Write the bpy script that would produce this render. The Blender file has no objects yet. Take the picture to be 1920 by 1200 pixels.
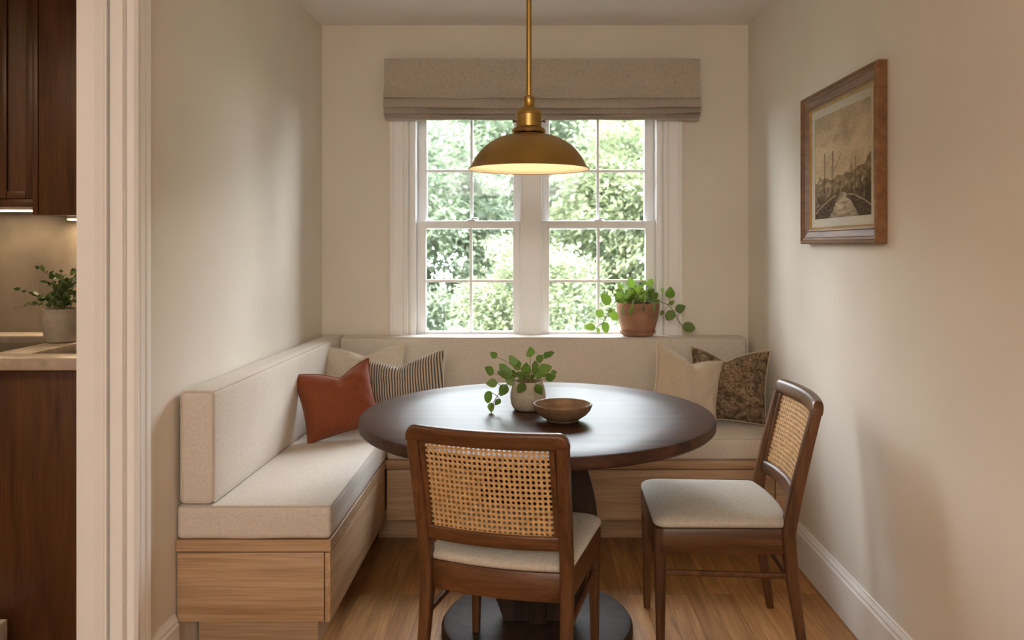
import bpy, bmesh, math, random
from mathutils import Vector, Matrix, Euler, noise
R = random.Random(7)
PI = math.pi
C = bpy.context.scene.collection
V = Vector

# ------------------------------------------------------------------ helpers
def tag(o, label=None, cat=None, group=None, kind=None):
    if label: o['label'] = label
    if cat: o['category'] = cat
    if group: o['group'] = group
    if kind: o['kind'] = kind
    return o

def obj(name, bm, mats, parent=None, smooth=True, ang=35):
    bmesh.ops.recalc_face_normals(bm, faces=bm.faces[:])
    me = bpy.data.meshes.new(name)
    bm.to_mesh(me); bm.free()
    for m in (mats if isinstance(mats, (list, tuple)) else [mats]): me.materials.append(m)
    if smooth:
        me.polygons.foreach_set('use_smooth', [True] * len(me.polygons))
        try: me.set_sharp_from_angle(angle=math.radians(ang))
        except Exception: pass
    o = bpy.data.objects.new(name, me); C.objects.link(o)
    if parent: o.parent = parent
    return o

def thing(name, label, cat, loc=(0, 0, 0), rot=(0, 0, 0), group=None, kind=None):
    o = bpy.data.objects.new(name, None); C.objects.link(o)
    o.location = loc; o.rotation_euler = rot; o.empty_display_size = .1
    return tag(o, label, cat, group, kind)

def struct(name, bm, m, label=None, cat=None, smooth=True):
    o = obj(name, bm, m, None, smooth); return tag(o, label, cat, None, 'structure')

def NB(): return bmesh.new()

def box(bm, x0, x1, y0, y1, z0, z1, bev=0, seg=2, mi=0):
    vs = [bm.verts.new((x, y, z)) for z in (z0, z1) for y in (y0, y1) for x in (x0, x1)]
    fs = [bm.faces.new([vs[i] for i in q]) for q in
          ((0, 2, 3, 1), (4, 5, 7, 6), (0, 1, 5, 4), (2, 6, 7, 3), (0, 4, 6, 2), (1, 3, 7, 5))]
    for f in fs: f.material_index = mi
    if bev > 0:
        es = list({e for f in fs for e in f.edges})
        r = bmesh.ops.bevel(bm, geom=es, offset=bev, segments=seg, profile=.5, affect='EDGES')
        for f in r['faces']: f.material_index = mi
    return bm

def loft(bm, rings, caps=True, closed=False, mi=0):
    rv = [[bm.verts.new(p) for p in r] for r in rings]
    n = len(rv[0]); m = len(rv)
    for i in range(m if closed else m - 1):
        a, b = rv[i], rv[(i + 1) % m]
        for j in range(n):
            k = (j + 1) % n
            f = bm.faces.new((a[j], a[k], b[k], b[j])); f.material_index = mi
    if caps and not closed:
        for r in (rv[0], rv[-1]):
            try: f = bm.faces.new(r); f.material_index = mi
            except ValueError: pass
    return bm

def rrect(w, h, r, n=3):
    r = min(r, w / 2 - 1e-5, h / 2 - 1e-5); out = []
    for cx, cy, a0 in ((w/2-r, h/2-r, 0), (-w/2+r, h/2-r, PI/2), (-w/2+r, -h/2+r, PI), (w/2-r, -h/2+r, 1.5*PI)):
        for i in range(n + 1):
            a = a0 + PI/2 * i / n
            out.append((cx + r * math.cos(a), cy + r * math.sin(a)))
    return out

def tube(bm, pts, r, n=8, closed=False, mi=0):
    pts = [V(p) for p in pts]; m = len(pts)
    rs = r if isinstance(r, (list, tuple)) else [r] * m
    rings = []; up = None
    for i, p in enumerate(pts):
        if closed: t = pts[(i + 1) % m] - pts[i - 1]
        else: t = pts[min(i + 1, m - 1)] - pts[max(i - 1, 0)]
        if t.length < 1e-9: t = V((0, 0, 1))
        t.normalize()
        if up is None:
            up = V((0, 0, 1)) if abs(t.z) < .9 else V((1, 0, 0))
        up = (up - t * up.dot(t))
        if up.length < 1e-6: up = t.orthogonal()
        up.normalize(); s = t.cross(up)
        rings.append([p + (up * math.cos(2*PI*j/n) + s * math.sin(2*PI*j/n)) * rs[i] for j in range(n)])
    return loft(bm, rings, caps=not closed, closed=closed, mi=mi)

def lathe(bm, prof, n=48, c=(0, 0, 0), mi=0, a0=0):
    c = V(c); rv = []
    for r, z in prof:
        if r < 1e-6: rv.append([bm.verts.new(c + V((0, 0, z)))])
        else: rv.append([bm.verts.new(c + V((r*math.cos(a0+2*PI*j/n), r*math.sin(a0+2*PI*j/n), z))) for j in range(n)])
    for a, b in zip(rv[:-1], rv[1:]):
        for j in range(n):
            k = (j + 1) % n
            if len(a) == 1 and len(b) == 1: continue
            if len(a) == 1: f = bm.faces.new((a[0], b[j], b[k]))
            elif len(b) == 1: f = bm.faces.new((a[j], a[k], b[0]))
            else: f = bm.faces.new((a[j], a[k], b[k], b[j]))
            f.material_index = mi
    return bm

def nodes1d(h, r, n):
    a = [-h, -h + r*.25, -h + r*.55, -h + r]
    inner = [-h + r + (2*h - 2*r) * i / n for i in range(1, n)]
    return a + inner + [-x for x in reversed(a)]

def rbox(bm, sx, sy, sz, r, puff=(0, 0, 0), n=(8, 8, 4), wob=0, seed=0, fn=None, c=(0, 0, 0)):
    """rounded, slightly puffed upholstery block centred on c"""
    H = (sx/2, sy/2, sz/2); N = [nodes1d(H[i], r, n[i]) for i in range(3)]
    cache = {}
    def vert(p):
        key = tuple(round(x, 6) for x in p)
        if key in cache: return cache[key]
        q = V([max(-H[i] + r, min(H[i] - r, p[i])) for i in range(3)])
        d = V(p) - q
        if d.length > 1e-9: d = d.normalized() * r
        w = q + d
        for i in range(3):
            j, k = [a for a in range(3) if a != i]
            if abs(abs(p[i]) - H[i]) < 1e-7:
                s = 1 if p[i] > 0 else -1
                w[i] += s * puff[i] * (1 - (p[j]/H[j])**2)**.6 * (1 - (p[k]/H[k])**2)**.6
        if wob:
            w += V(noise.noise_vector(w * 7 + V((seed, seed*.3, 0)))) * wob
        w += V(c)
        if fn: w = fn(w)
        v = bm.verts.new(w); cache[key] = v; return v
    for ax in range(3):
        j, k = [a for a in range(3) if a != ax]
        for s in (-1, 1):
            for a in range(len(N[j]) - 1):
                for b in range(len(N[k]) - 1):
                    q = []
                    for (aa, bb) in ((a, b), (a+1, b), (a+1, b+1), (a, b+1)):
                        p = [0, 0, 0]; p[ax] = s * H[ax]; p[j] = N[j][aa]; p[k] = N[k][bb]
                        q.append(vert(p))
                    try: bm.faces.new(q)
                    except ValueError: pass
    return bm

def rect_frame(bm, prof, to3d, w, h, mi=0):
    """mitred picture-frame sweep; prof = (inset, out); to3d(u, v, out)"""
    rings = []
    for d, o in prof:
        rings.append([to3d(*p) for p in ((-w/2+d, -h/2+d, o), (w/2-d, -h/2+d, o), (w/2-d, h/2-d, o), (-w/2+d, h/2-d, o))])
    return loft(bm, rings, caps=False, closed=True, mi=mi)

# ------------------------------------------------------------------ materials
def mat(name):
    m = bpy.data.materials.new(name); m.use_nodes = True
    nt = m.node_tree; b = nt.nodes['Principled BSDF']
    return m, nt, b
def N(nt, t, **kw):
    n = nt.nodes.new(t)
    for k, v in kw.items():
        if k in n.inputs: n.inputs[k].default_value = v
        else: setattr(n, k, v)
    return n
def L(nt, a, ao, b, bi): nt.links.new(a.outputs[ao], b.inputs[bi])
def ramp(nt, stops, interp='LINEAR'):
    r = nt.nodes.new('ShaderNodeValToRGB'); r.color_ramp.interpolation = interp
    e = r.color_ramp.elements
    while len(e) < len(stops): e.new(.5)
    for i, (p, c) in enumerate(stops):
        e[i].position = p; e[i].color = (*c, 1)
    return r
def mixc(nt, blend='MIX', fac=.5):
    m = nt.nodes.new('ShaderNodeMix'); m.data_type = 'RGBA'; m.blend_type = blend
    m.inputs[0].default_value = fac
    return m      # inputs 6, 7 ; output 2
def bump(nt, b, src, so, strength=.2, dist=.002):
    n = N(nt, 'ShaderNodeBump'); n.inputs['Strength'].default_value = strength; n.inputs['Distance'].default_value = dist
    L(nt, src, so, n, 'Height'); nt.links.new(n.outputs[0], b.inputs['Normal']); return n
def scaled(nt, s, rot=(0, 0, 0), src='Object'):
    t = N(nt, 'ShaderNodeTexCoord'); mp = N(nt, 'ShaderNodeMapping')
    mp.inputs['Scale'].default_value = s; mp.inputs['Rotation'].default_value = rot
    L(nt, t, src, mp, 0); return mp

def plain(name, col, rough=.5, metal=0, var=.06, vscale=6, bumpy=0, bscale=60, spec=.5):
    m, nt, b = mat(name)
    mp = scaled(nt, (1, 1, 1)); n = N(nt, 'ShaderNodeTexNoise', Scale=vscale, Detail=5.0)
    L(nt, mp, 0, n, 'Vector')
    lo = tuple(c * (1 - var) for c in col); hi = tuple(min(1, c * (1 + var)) for c in col)
    r = ramp(nt, [(.3, lo), (.7, hi)]); L(nt, n, 0, r, 0); L(nt, r, 0, b, 'Base Color')
    b.inputs['Roughness'].default_value = rough; b.inputs['Metallic'].default_value = metal
    b.inputs['Specular IOR Level'].default_value = spec
    if bumpy:
        n2 = N(nt, 'ShaderNodeTexNoise', Scale=bscale, Detail=4.0); L(nt, mp, 0, n2, 'Vector'); bump(nt, b, n2, 0, bumpy, .003)
    return m

def linen(name, col, var=.085, slub=.07, rough=.9, k=1.0, speck=0):
    m, nt, b = mat(name)
    outs = []
    for s in ((600*k, 110*k, 110*k), (110*k, 600*k, 110*k), (110*k, 110*k, 600*k)):
        mp = scaled(nt, s); n = N(nt, 'ShaderNodeTexNoise', Scale=1.0, Detail=2.0); L(nt, mp, 0, n, 'Vector'); outs.append(n)
    a = N(nt, 'ShaderNodeMath', operation='ADD'); L(nt, outs[0], 0, a, 0); L(nt, outs[1], 0, a, 1)
    a2 = N(nt, 'ShaderNodeMath', operation='ADD'); L(nt, a, 0, a2, 0); L(nt, outs[2], 0, a2, 1)
    d = N(nt, 'ShaderNodeMath', operation='DIVIDE'); d.inputs[1].default_value = 3; L(nt, a2, 0, d, 0)
    lo = tuple(c * (1 - var - slub) for c in col); hi = tuple(min(1, c * (1 + var)) for c in col)
    r = ramp(nt, [(.36, lo), (.5, col), (.64, hi)]); L(nt, d, 0, r, 0)
    big = N(nt, 'ShaderNodeTexNoise', Scale=4.0, Detail=4.0); mp = scaled(nt, (1, 1, 1)); L(nt, mp, 0, big, 'Vector')
    rb = ramp(nt, [(.3, (.96, .96, .96)), (.7, (1.02, 1.02, 1.02))]); L(nt, big, 0, rb, 0)
    mx = mixc(nt, 'MULTIPLY', 1.0); L(nt, r, 0, mx, 6); L(nt, rb, 0, mx, 7); L(nt, mx, 2, b, 'Base Color')
    b.inputs['Roughness'].default_value = rough; b.inputs['Specular IOR Level'].default_value = .2
    b.inputs['Sheen Weight'].default_value = .15
    bump(nt, b, d, 0, .35, .0012)
    return m

def wood(name, cols, axis=0, rough=.4, stretch=14, scale=2.2, planks=None, coat=0, bumps=.08, spec=.5):
    """grain runs along axis; cols dark..light"""
    m, nt, b = mat(name)
    s = [stretch] * 3; s[axis] = 1.0
    mp = scaled(nt, tuple(x * scale for x in s))
    n = N(nt, 'ShaderNodeTexNoise', Scale=1.0, Detail=7.0, Roughness=.62, Distortion=.6); L(nt, mp, 0, n, 'Vector')
    s2 = [stretch * 7] * 3; s2[axis] = 3.0
    mp2 = scaled(nt, tuple(x * scale for x in s2)); n2 = N(nt, 'ShaderNodeTexNoise', Scale=1.0, Detail=3.0); L(nt, mp2, 0, n2, 'Vector')
    r = ramp(nt, [(.28 + .44 * i / (len(cols) - 1), c) for i, c in enumerate(cols)]); L(nt, n, 0, r, 0)
    r2 = ramp(nt, [(.35, (.80, .78, .76)), (.6, (1.04, 1.04, 1.04))]); L(nt, n2, 0, r2, 0)
    mx = mixc(nt, 'MULTIPLY', 1.0); L(nt, r, 0, mx, 6); L(nt, r2, 0, mx, 7)
    out = (mx, 2)
    if planks:
        pax, pw, pl, amt = planks      # across axis, width, length
        t = N(nt, 'ShaderNodeTexCoord'); sp = N(nt, 'ShaderNodeSeparateXYZ'); L(nt, t, 'Object', sp, 0)
        cb = N(nt, 'ShaderNodeCombineXYZ'); L(nt, sp, axis, cb, 0); L(nt, sp, pax, cb, 1)
        br = N(nt, 'ShaderNodeTexBrick'); br.offset = .37; br.offset_frequency = 2
        br.inputs['Color1'].default_value = (1 - amt, 1 - amt, 1 - amt, 1); br.inputs['Color2'].default_value = (1 + amt, 1 + amt*.95, 1 + amt*.9, 1)
        br.inputs['Mortar'].default_value = (.36, .30, .25, 1); br.inputs['Scale'].default_value = 1.0
        br.inputs['Mortar Size'].default_value = .0011; br.inputs['Mortar Smooth'].default_value = .3
        br.inputs['Brick Width'].default_value = pl; br.inputs['Row Height'].default_value = pw
        L(nt, cb, 0, br, 'Vector')
        # shift the grain per plank
        mx2 = mixc(nt, 'MULTIPLY', 1.0); L(nt, mx, 2, mx2, 6); L(nt, br, 0, mx2, 7); out = (mx2, 2)
        ad = N(nt, 'ShaderNodeVectorMath', operation='ADD')
        vs = N(nt, 'ShaderNodeVectorMath', operation='SCALE'); vs.inputs['Scale'].default_value = 60.0
        L(nt, br, 0, vs, 0); L(nt, mp, 0, ad, 0); L(nt, vs, 0, ad, 1); L(nt, ad, 0, n, 'Vector')
    L(nt, out[0], out[1], b, 'Base Color')
    b.inputs['Roughness'].default_value = rough; b.inputs['Coat Weight'].default_value = coat; b.inputs['Coat Roughness'].default_value = .18
    b.inputs['Specular IOR Level'].default_value = spec
    bump(nt, b, n2, 0, bumps, .0015)
    return m

def leafmat(name, lo, hi, trans=.35, rough=.45):
    m, nt, b = mat(name)
    g = N(nt, 'ShaderNodeNewGeometry'); r = ramp(nt, [(0, lo), (1, hi)]); L(nt, g, 'Random Per Island', r, 0)
    L(nt, r, 0, b, 'Base Color'); b.inputs['Roughness'].default_value = rough
    t = N(nt, 'ShaderNodeBsdfTranslucent'); L(nt, r, 0, t, 0)
    mx = N(nt, 'ShaderNodeMixShader'); mx.inputs[0].default_value = trans
    L(nt, b, 0, mx, 1); L(nt, t, 0, mx, 2); L(nt, mx, 0, nt.nodes['Material Output'], 0)
    return m

def emit(name, col, s):
    m, nt, b = mat(name)
    b.inputs['Base Color'].default_value = (*col, 1); b.inputs['Emission Color'].default_value = (*col, 1); b.inputs['Emission Strength'].default_value = s
    return m

M = {}
M['wall'] = plain('warm plaster paint', (.72, .662, .582), .85, var=.035, vscale=2.3, bumpy=.05, bscale=30, spec=.25)
M['ceil'] = plain('ceiling paint', (.83, .81, .775), .9, var=.02, vscale=2, spec=.2)
M['trim'] = plain('white trim paint', (.82, .80, .775), .42, var=.012)
M['casing'] = plain('cream door trim paint', (.86, .84, .825), .42, var=.012)
M['sash'] = plain('white sash paint', (.90, .90, .90), .4, var=.01)
M['floor'] = wood('oak floor', [(.24, .105, .034), (.395, .19, .063), (.52, .27, .102)], 1, .42, 11, 1.6, planks=(0, .083, 1.15, .20), bumps=.06, spec=.3)
M['oak'] = wood('pale oak veneer', [(.36, .215, .115), (.47, .305, .175), (.55, .38, .235)], 0, .5, 20, 1.5)
M['oak_y'] = wood('pale oak veneer lengthwise', [(.36, .215, .115), (.47, .305, .175), (.55, .38, .235)], 1, .5, 20, 1.5)
M['linen'] = linen('oatmeal linen', (.62, .55, .475))
M['linen_welt'] = linen('oatmeal linen welt', (.54, .47, .39))
M['seat'] = linen('grey beige chair cloth', (.50, .45, .38), var=.13, slub=.12, k=.9)
M['blind'] = linen('taupe blind linen', (.46, .395, .325), var=.11, slub=.10, k=.55)
M['table'] = wood('dark walnut table', [(.022, .010, .007), (.050, .022, .014), (.085, .038, .022)], 0, .40, 12, 1.6, planks=(1, .2, 6, .08), spec=.16)
M['table_z'] = wood('dark walnut pedestal', [(.016, .010, .007), (.036, .021, .014), (.058, .034, .022)], 2, .6, 12, 2, spec=.25)
M['walnut'] = wood('walnut chair wood', [(.048, .020, .007), (.105, .043, .016), (.165, .071, .027)], 2, .36, 12, 2.5, spec=.35)
M['walnut_x'] = wood('walnut chair rail wood', [(.048, .020, .007), (.105, .043, .016), (.165, .071, .027)], 0, .36, 12, 2.5, spec=.35)
M['walnut_y'] = wood('walnut chair side rail wood', [(.048, .020, .007), (.105, .043, .016), (.165, .071, .027)], 1, .36, 12, 2.5, spec=.35)
M['cane'] = plain('woven cane', (.54, .33, .145), .5, var=.28, vscale=90, bumpy=.4, bscale=500)
M['cab'] = wood('dark kitchen cabinet wood', [(.055, .021, .008), (.105, .042, .016), (.15, .062, .024)], 2, .42, 12, 2)
M['brass'] = plain('aged brass', (.44, .275, .085), .36, metal=1, var=.12, vscale=9)
M['brass_dark'] = plain('dark brass screw', (.10, .06, .03), .35, metal=1)
M['enamel'] = plain('cream shade enamel', (.88, .80, .66), .5, var=.01)
M['bulb'] = emit('bulb glow', (1, .76, .46), 2.5)
M['gold'] = plain('gilt lip', (.55, .36, .14), .38, metal=.8, var=.15, vscale=20)
M['frame'] = wood('picture frame wood', [(.13, .058, .022), (.20, .095, .036), (.27, .135, .055)], 1, .5, 10, 3, spec=.3)
M['liner'] = linen('picture liner linen', (.50, .45, .36))
M['terra'] = plain('terracotta', (.33, .165, .095), .8, var=.22, vscale=18, bumpy=.15, bscale=120)
M['pot'] = plain('speckled stoneware', (.40, .35, .27), .6, var=.14, vscale=60, bumpy=.15, bscale=150)
M['kpot'] = plain('grey stoneware', (.36, .32, .27), .5, var=.10, vscale=40)
M['bowl'] = wood('turned wood bowl', [(.10, .06, .032), (.19, .115, .065), (.28, .18, .10)], 0, .42, 6, 6)
M['soil'] = plain('potting soil', (.03, .02, .013), .95, var=.4, vscale=90, bumpy=.8, bscale=200)
M['leaf'] = leafmat('table plant leaf', (.065, .13, .016), (.135, .215, .035), .35)
M['leaf2'] = leafmat('window plant leaf', (.07, .135, .015), (.17, .255, .03), .4)
M['leaf3'] = leafmat('kitchen plant leaf', (.035, .075, .02), (.08, .13, .035), .25)
M['stem'] = plain('plant stem', (.14, .15, .05), .6)
M['stem_brown'] = plain('brown plant stem', (.20, .13, .07), .6)
M['rust'] = linen('rust velvet', (.215, .056, .021), var=.10, slub=.08)
M['beige'] = linen('sand pillow linen', (.50, .41, .30))
M['cream'] = linen('cream pillow linen', (.58, .51, .41))
M['stone'] = plain('backsplash stone', (.17, .14, .11), .55, var=.30, vscale=5, bumpy=.05)
M['counter'] = plain('veined stone counter', (.47, .40, .33), .35, var=.22, vscale=24)
M['marble'] = plain('pale marble', (.72, .66, .62), .3, var=.10, vscale=9)
M['black'] = plain('black glass', (.012, .011, .010), .12)
M['steel'] = plain('dark steel', (.05, .048, .045), .35, metal=.6)
M['white_metal'] = plain('white sash lock', (.78, .78, .77), .35)
M['led'] = emit('warm strip light', (1, .80, .52), 6)
M['bark'] = plain('tree bark', (.10, .08, .06), .9, var=.3, vscale=12)
M['lawn'] = plain('lawn', (.075, .095, .06), .95, var=.3, vscale=3)
M['tree1'] = leafmat('outdoor leaf light', (.125, .155, .09), (.18, .20, .10), .5, .6)
M['tree2'] = leafmat('outdoor leaf dark', (.115, .15, .098), (.155, .185, .112), .5, .6)

def glassmat():
    m, nt, b = mat('window glass')
    nt.nodes.remove(b)
    t = N(nt, 'ShaderNodeBsdfTransparent'); t.inputs[0].default_value = (.97, .985, .98, 1)
    g = N(nt, 'ShaderNodeBsdfGlossy'); g.inputs['Roughness'].default_value = .02
    f = N(nt, 'ShaderNodeFresnel'); f.inputs[0].default_value = 1.2
    mx = N(nt, 'ShaderNodeMixShader'); L(nt, f, 0, mx, 0); L(nt, t, 0, mx, 1); L(nt, g, 0, mx, 2)
    L(nt, mx, 0, nt.nodes['Material Output'], 0); return m
M['glass'] = glassmat()

def stripemat():
    m, nt, b = mat('ticking stripe')
    mp = scaled(nt, (1, 1, 1)); w = N(nt, 'ShaderNodeTexWave'); w.wave_type = 'BANDS'; w.bands_direction = 'X'
    w.inputs['Scale'].default_value = 26.0; w.inputs['Distortion'].default_value = .25; w.inputs['Detail Scale'].default_value = 2
    L(nt, mp, 0, w, 'Vector')
    r = ramp(nt, [(0, (.055, .052, .055)), (.30, (.085, .08, .08)), (.50, (.44, .37, .29)), (1, (.50, .42, .33))]); L(nt, w, 0, r, 0)
    L(nt, r, 0, b, 'Base Color'); b.inputs['Roughness'].default_value = .9; b.inputs['Specular IOR Level'].default_value = .2
    n = N(nt, 'ShaderNodeTexNoise', Scale=300.0); L(nt, mp, 0, n, 'Vector'); bump(nt, b, n, 0, .2, .001)
    return m
M['stripe'] = stripemat()

def blotch():
    m, nt, b = mat('brown patterned cloth')
    mp = scaled(nt, (1, 1, 1))
    n = N(nt, 'ShaderNodeTexNoise', Scale=17.0, Detail=1.5, Distortion=2.2); L(nt, mp, 0, n, 'Vector')
    r = ramp(nt, [(0, (.085, .056, .033)), (.40, (.14, .094, .056)), (.47, (.27, .19, .115)), (.51, (.14, .092, .054)), (.57, (.29, .205, .125)), (.64, (.085, .055, .031))], 'CONSTANT')
    L(nt, n, 0, r, 0); L(nt, r, 0, b, 'Base Color'); b.inputs['Roughness'].default_value = .9; b.inputs['Specular IOR Level'].default_value = .2
    n2 = N(nt, 'ShaderNodeTexNoise', Scale=300.0); L(nt, mp, 0, n2, 'Vector'); bump(nt, b, n2, 0, .25, .001)
    return m
M['camo'] = blotch()

def paintmat():
    m, nt, b = mat('oil painting')
    a = N(nt, 'ShaderNodeVertexColor'); a.layer_name = 'Col'; L(nt, a, 0, b, 'Base Color'); b.inputs['Roughness'].default_value = .85; b.inputs['Specular IOR Level'].default_value = .08
    mp = scaled(nt, (1, 1, 1)); n = N(nt, 'ShaderNodeTexNoise', Scale=160.0, Detail=3.0); L(nt, mp, 0, n, 'Vector'); bump(nt, b, n, 0, .15, .001)
    return m
M['paint'] = paintmat()

# ------------------------------------------------------------------ key dimensions (metres; camera at the origin, y is depth)
F = 1500.0; EYE = 1.32
CEIL = 2.45; YB = 4.11; XR = 1.104
def XL(y): return -1.085 - .0204 * (YB - y)          # the left wall splays a little towards the camera
LID = .40; SEAT = .505
YF = 3.417; XF = -.632                               # front faces of the back and the left bench

# ------------------------------------------------------------------ room shell
bm = NB(); box(bm, -4.2, 1.35, -3.2, 4.27, -.12, 0); struct('floor', bm, M['floor'], 'warm brown oak plank floor', 'floor')
bm = NB(); box(bm, -4.2, 1.35, -3.2, 4.27, CEIL, CEIL + .15); struct('ceiling', bm, M['ceil'], 'pale flat ceiling above the nook', 'ceiling')
WX0, WX1, WZ0, WZ1 = -.640, .667, .80, 2.06
bm = NB()
for a in ((-1.30, WX0, YB, YB+.17, 0, CEIL), (WX1, 1.30, YB, YB+.17, 0, CEIL), (WX0, WX1, YB, YB+.17, 0, WZ0), (WX0, WX1, YB, YB+.17, WZ1, CEIL)):
    box(bm, *a)
struct('wall_back', bm, M['wall'], 'beige plaster wall holding the window', 'wall')
bm = NB(); box(bm, XR, XR + .17, -3.2, 4.28, 0, CEIL); struct('wall_right', bm, M['wall'], 'right beige plaster wall with the framed painting', 'wall')
def slab(bm, plan, z0, z1, bev=0):
    loft(bm, [[V((x, y, z0)) for x, y in plan], [V((x, y, z1)) for x, y in plan]])
    if bev: bmesh.ops.bevel(bm, geom=bm.edges[:], offset=bev, segments=2, profile=.5, affect='EDGES')
    return bm
YD = 2.215      # far side of the kitchen doorway
bm = NB(); slab(bm, [(XL(YD), YD), (XL(4.28), 4.28), (-1.252, 4.28), (-1.252, YD)], 0, CEIL)
slab(bm, [(XL(1.15), 1.15), (XL(YD), YD), (-1.252, YD), (-1.252, 1.15)], 2.12, CEIL)
slab(bm, [(XL(1.15), -3.2), (XL(1.15), 1.15), (-1.27, 1.15), (-1.27, -3.2)], 0, CEIL)
struct('wall_left', bm, M['wall'], 'left beige plaster wall beside the long bench', 'wall')
bm = NB(); box(bm, -4.2, 1.35, -3.35, -3.2, 0, CEIL); struct('wall_rear', bm, M['wall'], 'wall of the room behind the viewer', 'wall')
bm = NB(); box(bm, -4.2, -1.252, 3.45, 3.62, 0, CEIL); struct('wall_kitchen', bm, M['stone'], 'taupe stone wall behind the kitchen counter', 'wall')
bm = NB(); box(bm, -4.35, -4.2, -3.3, 3.75, 0, CEIL); struct('wall_kitchen_side', bm, M['wall'], 'far side wall of the kitchen', 'wall')

# baseboards
def baseboard(name, pts, side, label, h=.172):
    bm = NB(); prof = [(0, 0), (.016, 0), (.016, h-.034), (.012, h-.026), (.012, h-.018), (.006, h-.006), (.005, h), (0, h)]
    loft(bm, [[V((x + side*d, y, z)) for d, z in prof] for x, y in pts])
    struct(name, bm, M['trim'], label, 'baseboard', smooth=False)
baseboard('baseboard_right', [(XR, -3.19), (XR, YF + .02)], -1, 'white baseboard along the right wall')
baseboard('baseboard_left', [(XL(2.325), 2.325), (XL(2.49), 2.49)], 1, 'short white baseboard between door casing and bench')

# doorway trim: casing on the nook face, jamb board and stop
bm = NB()
prof = [(0, 0), (0, .020), (.012, .026), (.022, .024), (.028, .016), (.036, .016), (.040, .019), (.058, .021), (.064, .015), (.074, .013), (.080, .017), (.098, .018), (.104, .012), (.104, 0)]
def cas(z): return [V((XL(YD + d) + o, YD - .004 + d, z)) for d, o in prof]
loft(bm, [cas(0), cas(2.14)])
struct('trim_1', bm, M['casing'], 'moulded cream casing around the kitchen doorway', 'trim', smooth=False)
bm = NB(); box(bm, -1.262, XL(YD) - .001, YD - .006, YD - .0005, 0, 2.12, .001)
box(bm, -1.158, XL(YD) + .001, YD - .030, YD - .005, 0, 2.12, .003)
box(bm, -1.236, -1.166, YD - .030, YD - .005, 0, 2.12, .002)
slab(bm, [(-1.229, YD-.048), (-1.189, YD-.048), (-1.172, YD-.033), (-1.172, YD-.029), (-1.229, YD-.029)], 0, 2.12)
struct('trim_2', bm, M['casing'], 'cream doorway jamb with its stop at the kitchen', 'trim', smooth=False)

# window casing and sill
cprof = [(0, 0), (0, .016), (.006, .022), (.020, .023), (.026, .017), (.070, .015), (.076, .019), (.092, .019), (.098, .012), (.098, 0)]
def wcas(name, xo, s, label):
    bm = NB(); loft(bm, [[V((xo + s*d, YB - o, z)) for d, o in cprof] for z in (WZ0, 2.13)])
    struct(name, bm, M['trim'], label, 'trim', smooth=False)
wcas('trim_3', -.738, 1, 'white casing left of the window')
wcas('trim_4', .765, -1, 'white casing right of the window')
bm = NB(); box(bm, -.738, .765, YB - .018, YB, 2.06, 2.13, .003); struct('trim_5', bm, M['trim'], 'white head casing behind the blind', 'trim')
bm = NB(); box(bm, WX0, WX1, YB - .004, 4.158, .825, .858, .004); struct('trim_6', bm, M['trim'], 'white window sill above the back cushion', 'trim')
# jamb liner, mullion
bm = NB()
for a in ((WX0, -.606, 4.120, 4.27), (.634, WX1, 4.120, 4.27), (-.068, .043, 4.150, 4.27)):
    box(bm, a[0], a[1], a[2], a[3], WZ0, WZ1, .002)
for x0, x1 in ((-.629, -.620), (.648, .657)): box(bm, x0, x1, 4.112, 4.130, WZ0, WZ1, .002)
for x0, x1 in ((-.068, -.058), (.033, .043)): box(bm, x0, x1, 4.143, 4.152, WZ0, WZ1, .002)
box(bm, WX0, WX1, 4.16, 4.27, WZ1 - .03, WZ1)
box(bm, WX0, WX1, 4.16, 4.30, WZ0 - .02, WZ0 + .02)
struct('trim_7', bm, M['sash'], 'white window jambs and wide centre mullion', 'trim', smooth=False)

def window(name, x0, x1, gx0, gx1, vm, label):
    w = thing(name, label, 'window', ((x0 + x1) / 2, 4.18, .82), kind='structure')
    ox, oy, oz = w.location
    def sash(nm, y0, y1, z0, z1, gz0, gz1, hm):
        bm = NB(); b = .004
        box(bm, x0-ox, gx0-ox, y0-oy, y1-oy, z0-oz, z1-oz, b); box(bm, gx1-ox, x1-ox, y0-oy, y1-oy, z0-oz, z1-oz, b)
        box(bm, gx0-ox-.002, gx1-ox+.002, y0-oy, y1-oy, z0-oz, gz0-oz, b); box(bm, gx0-ox-.002, gx1-ox+.002, y0-oy, y1-oy, gz1-oz, z1-oz, b)
        s = obj(nm, bm, M['sash'], w)
        ym = (y0 + y1) / 2
        bm = NB(); box(bm, gx0-ox-.004, gx1-ox+.004, ym-oy-.002, ym-oy+.002, gz0-oz-.004, gz1-oz+.004); obj('glass_pane', bm, M['glass'], s, False)
        bm = NB(); box(bm, vm-ox-.0075, vm-ox+.0075, ym-oy-.011, ym-oy+.011, gz0-oz, gz1-oz, .003); obj('muntin', bm, M['sash'], s)
        bm = NB(); box(bm, gx0-ox, gx1-ox, ym-oy-.010, ym-oy+.010, hm-oz-.0075, hm-oz+.0075, .003); obj('muntin', bm, M['sash'], s)
        return s
    sash('upper_sash', 4.205, 4.240, 1.405, 2.028, 1.44, 1.99, 1.712)
    lo = sash('lower_sash', 4.162, 4.198, .822, 1.448, .872, 1.409, 1.134)
    bm = NB(); lathe(bm, [(0, 0), (.028, 0), (.026, .005), (.012, .009), (0, .010)], 20)
    bmesh.ops.scale(bm, vec=(1, .55, 1), verts=bm.verts[:])
    tube(bm, [(0, 0, .008), (.014, -.004, .013), (.034, -.008, .012)], [.005, .005, .004], 8)
    bmesh.ops.translate(bm, vec=(vm-ox, 4.180-oy, 1.448-oz), verts=bm.verts[:])
    obj('sash_lock', bm, M['white_metal'], w)
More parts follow.
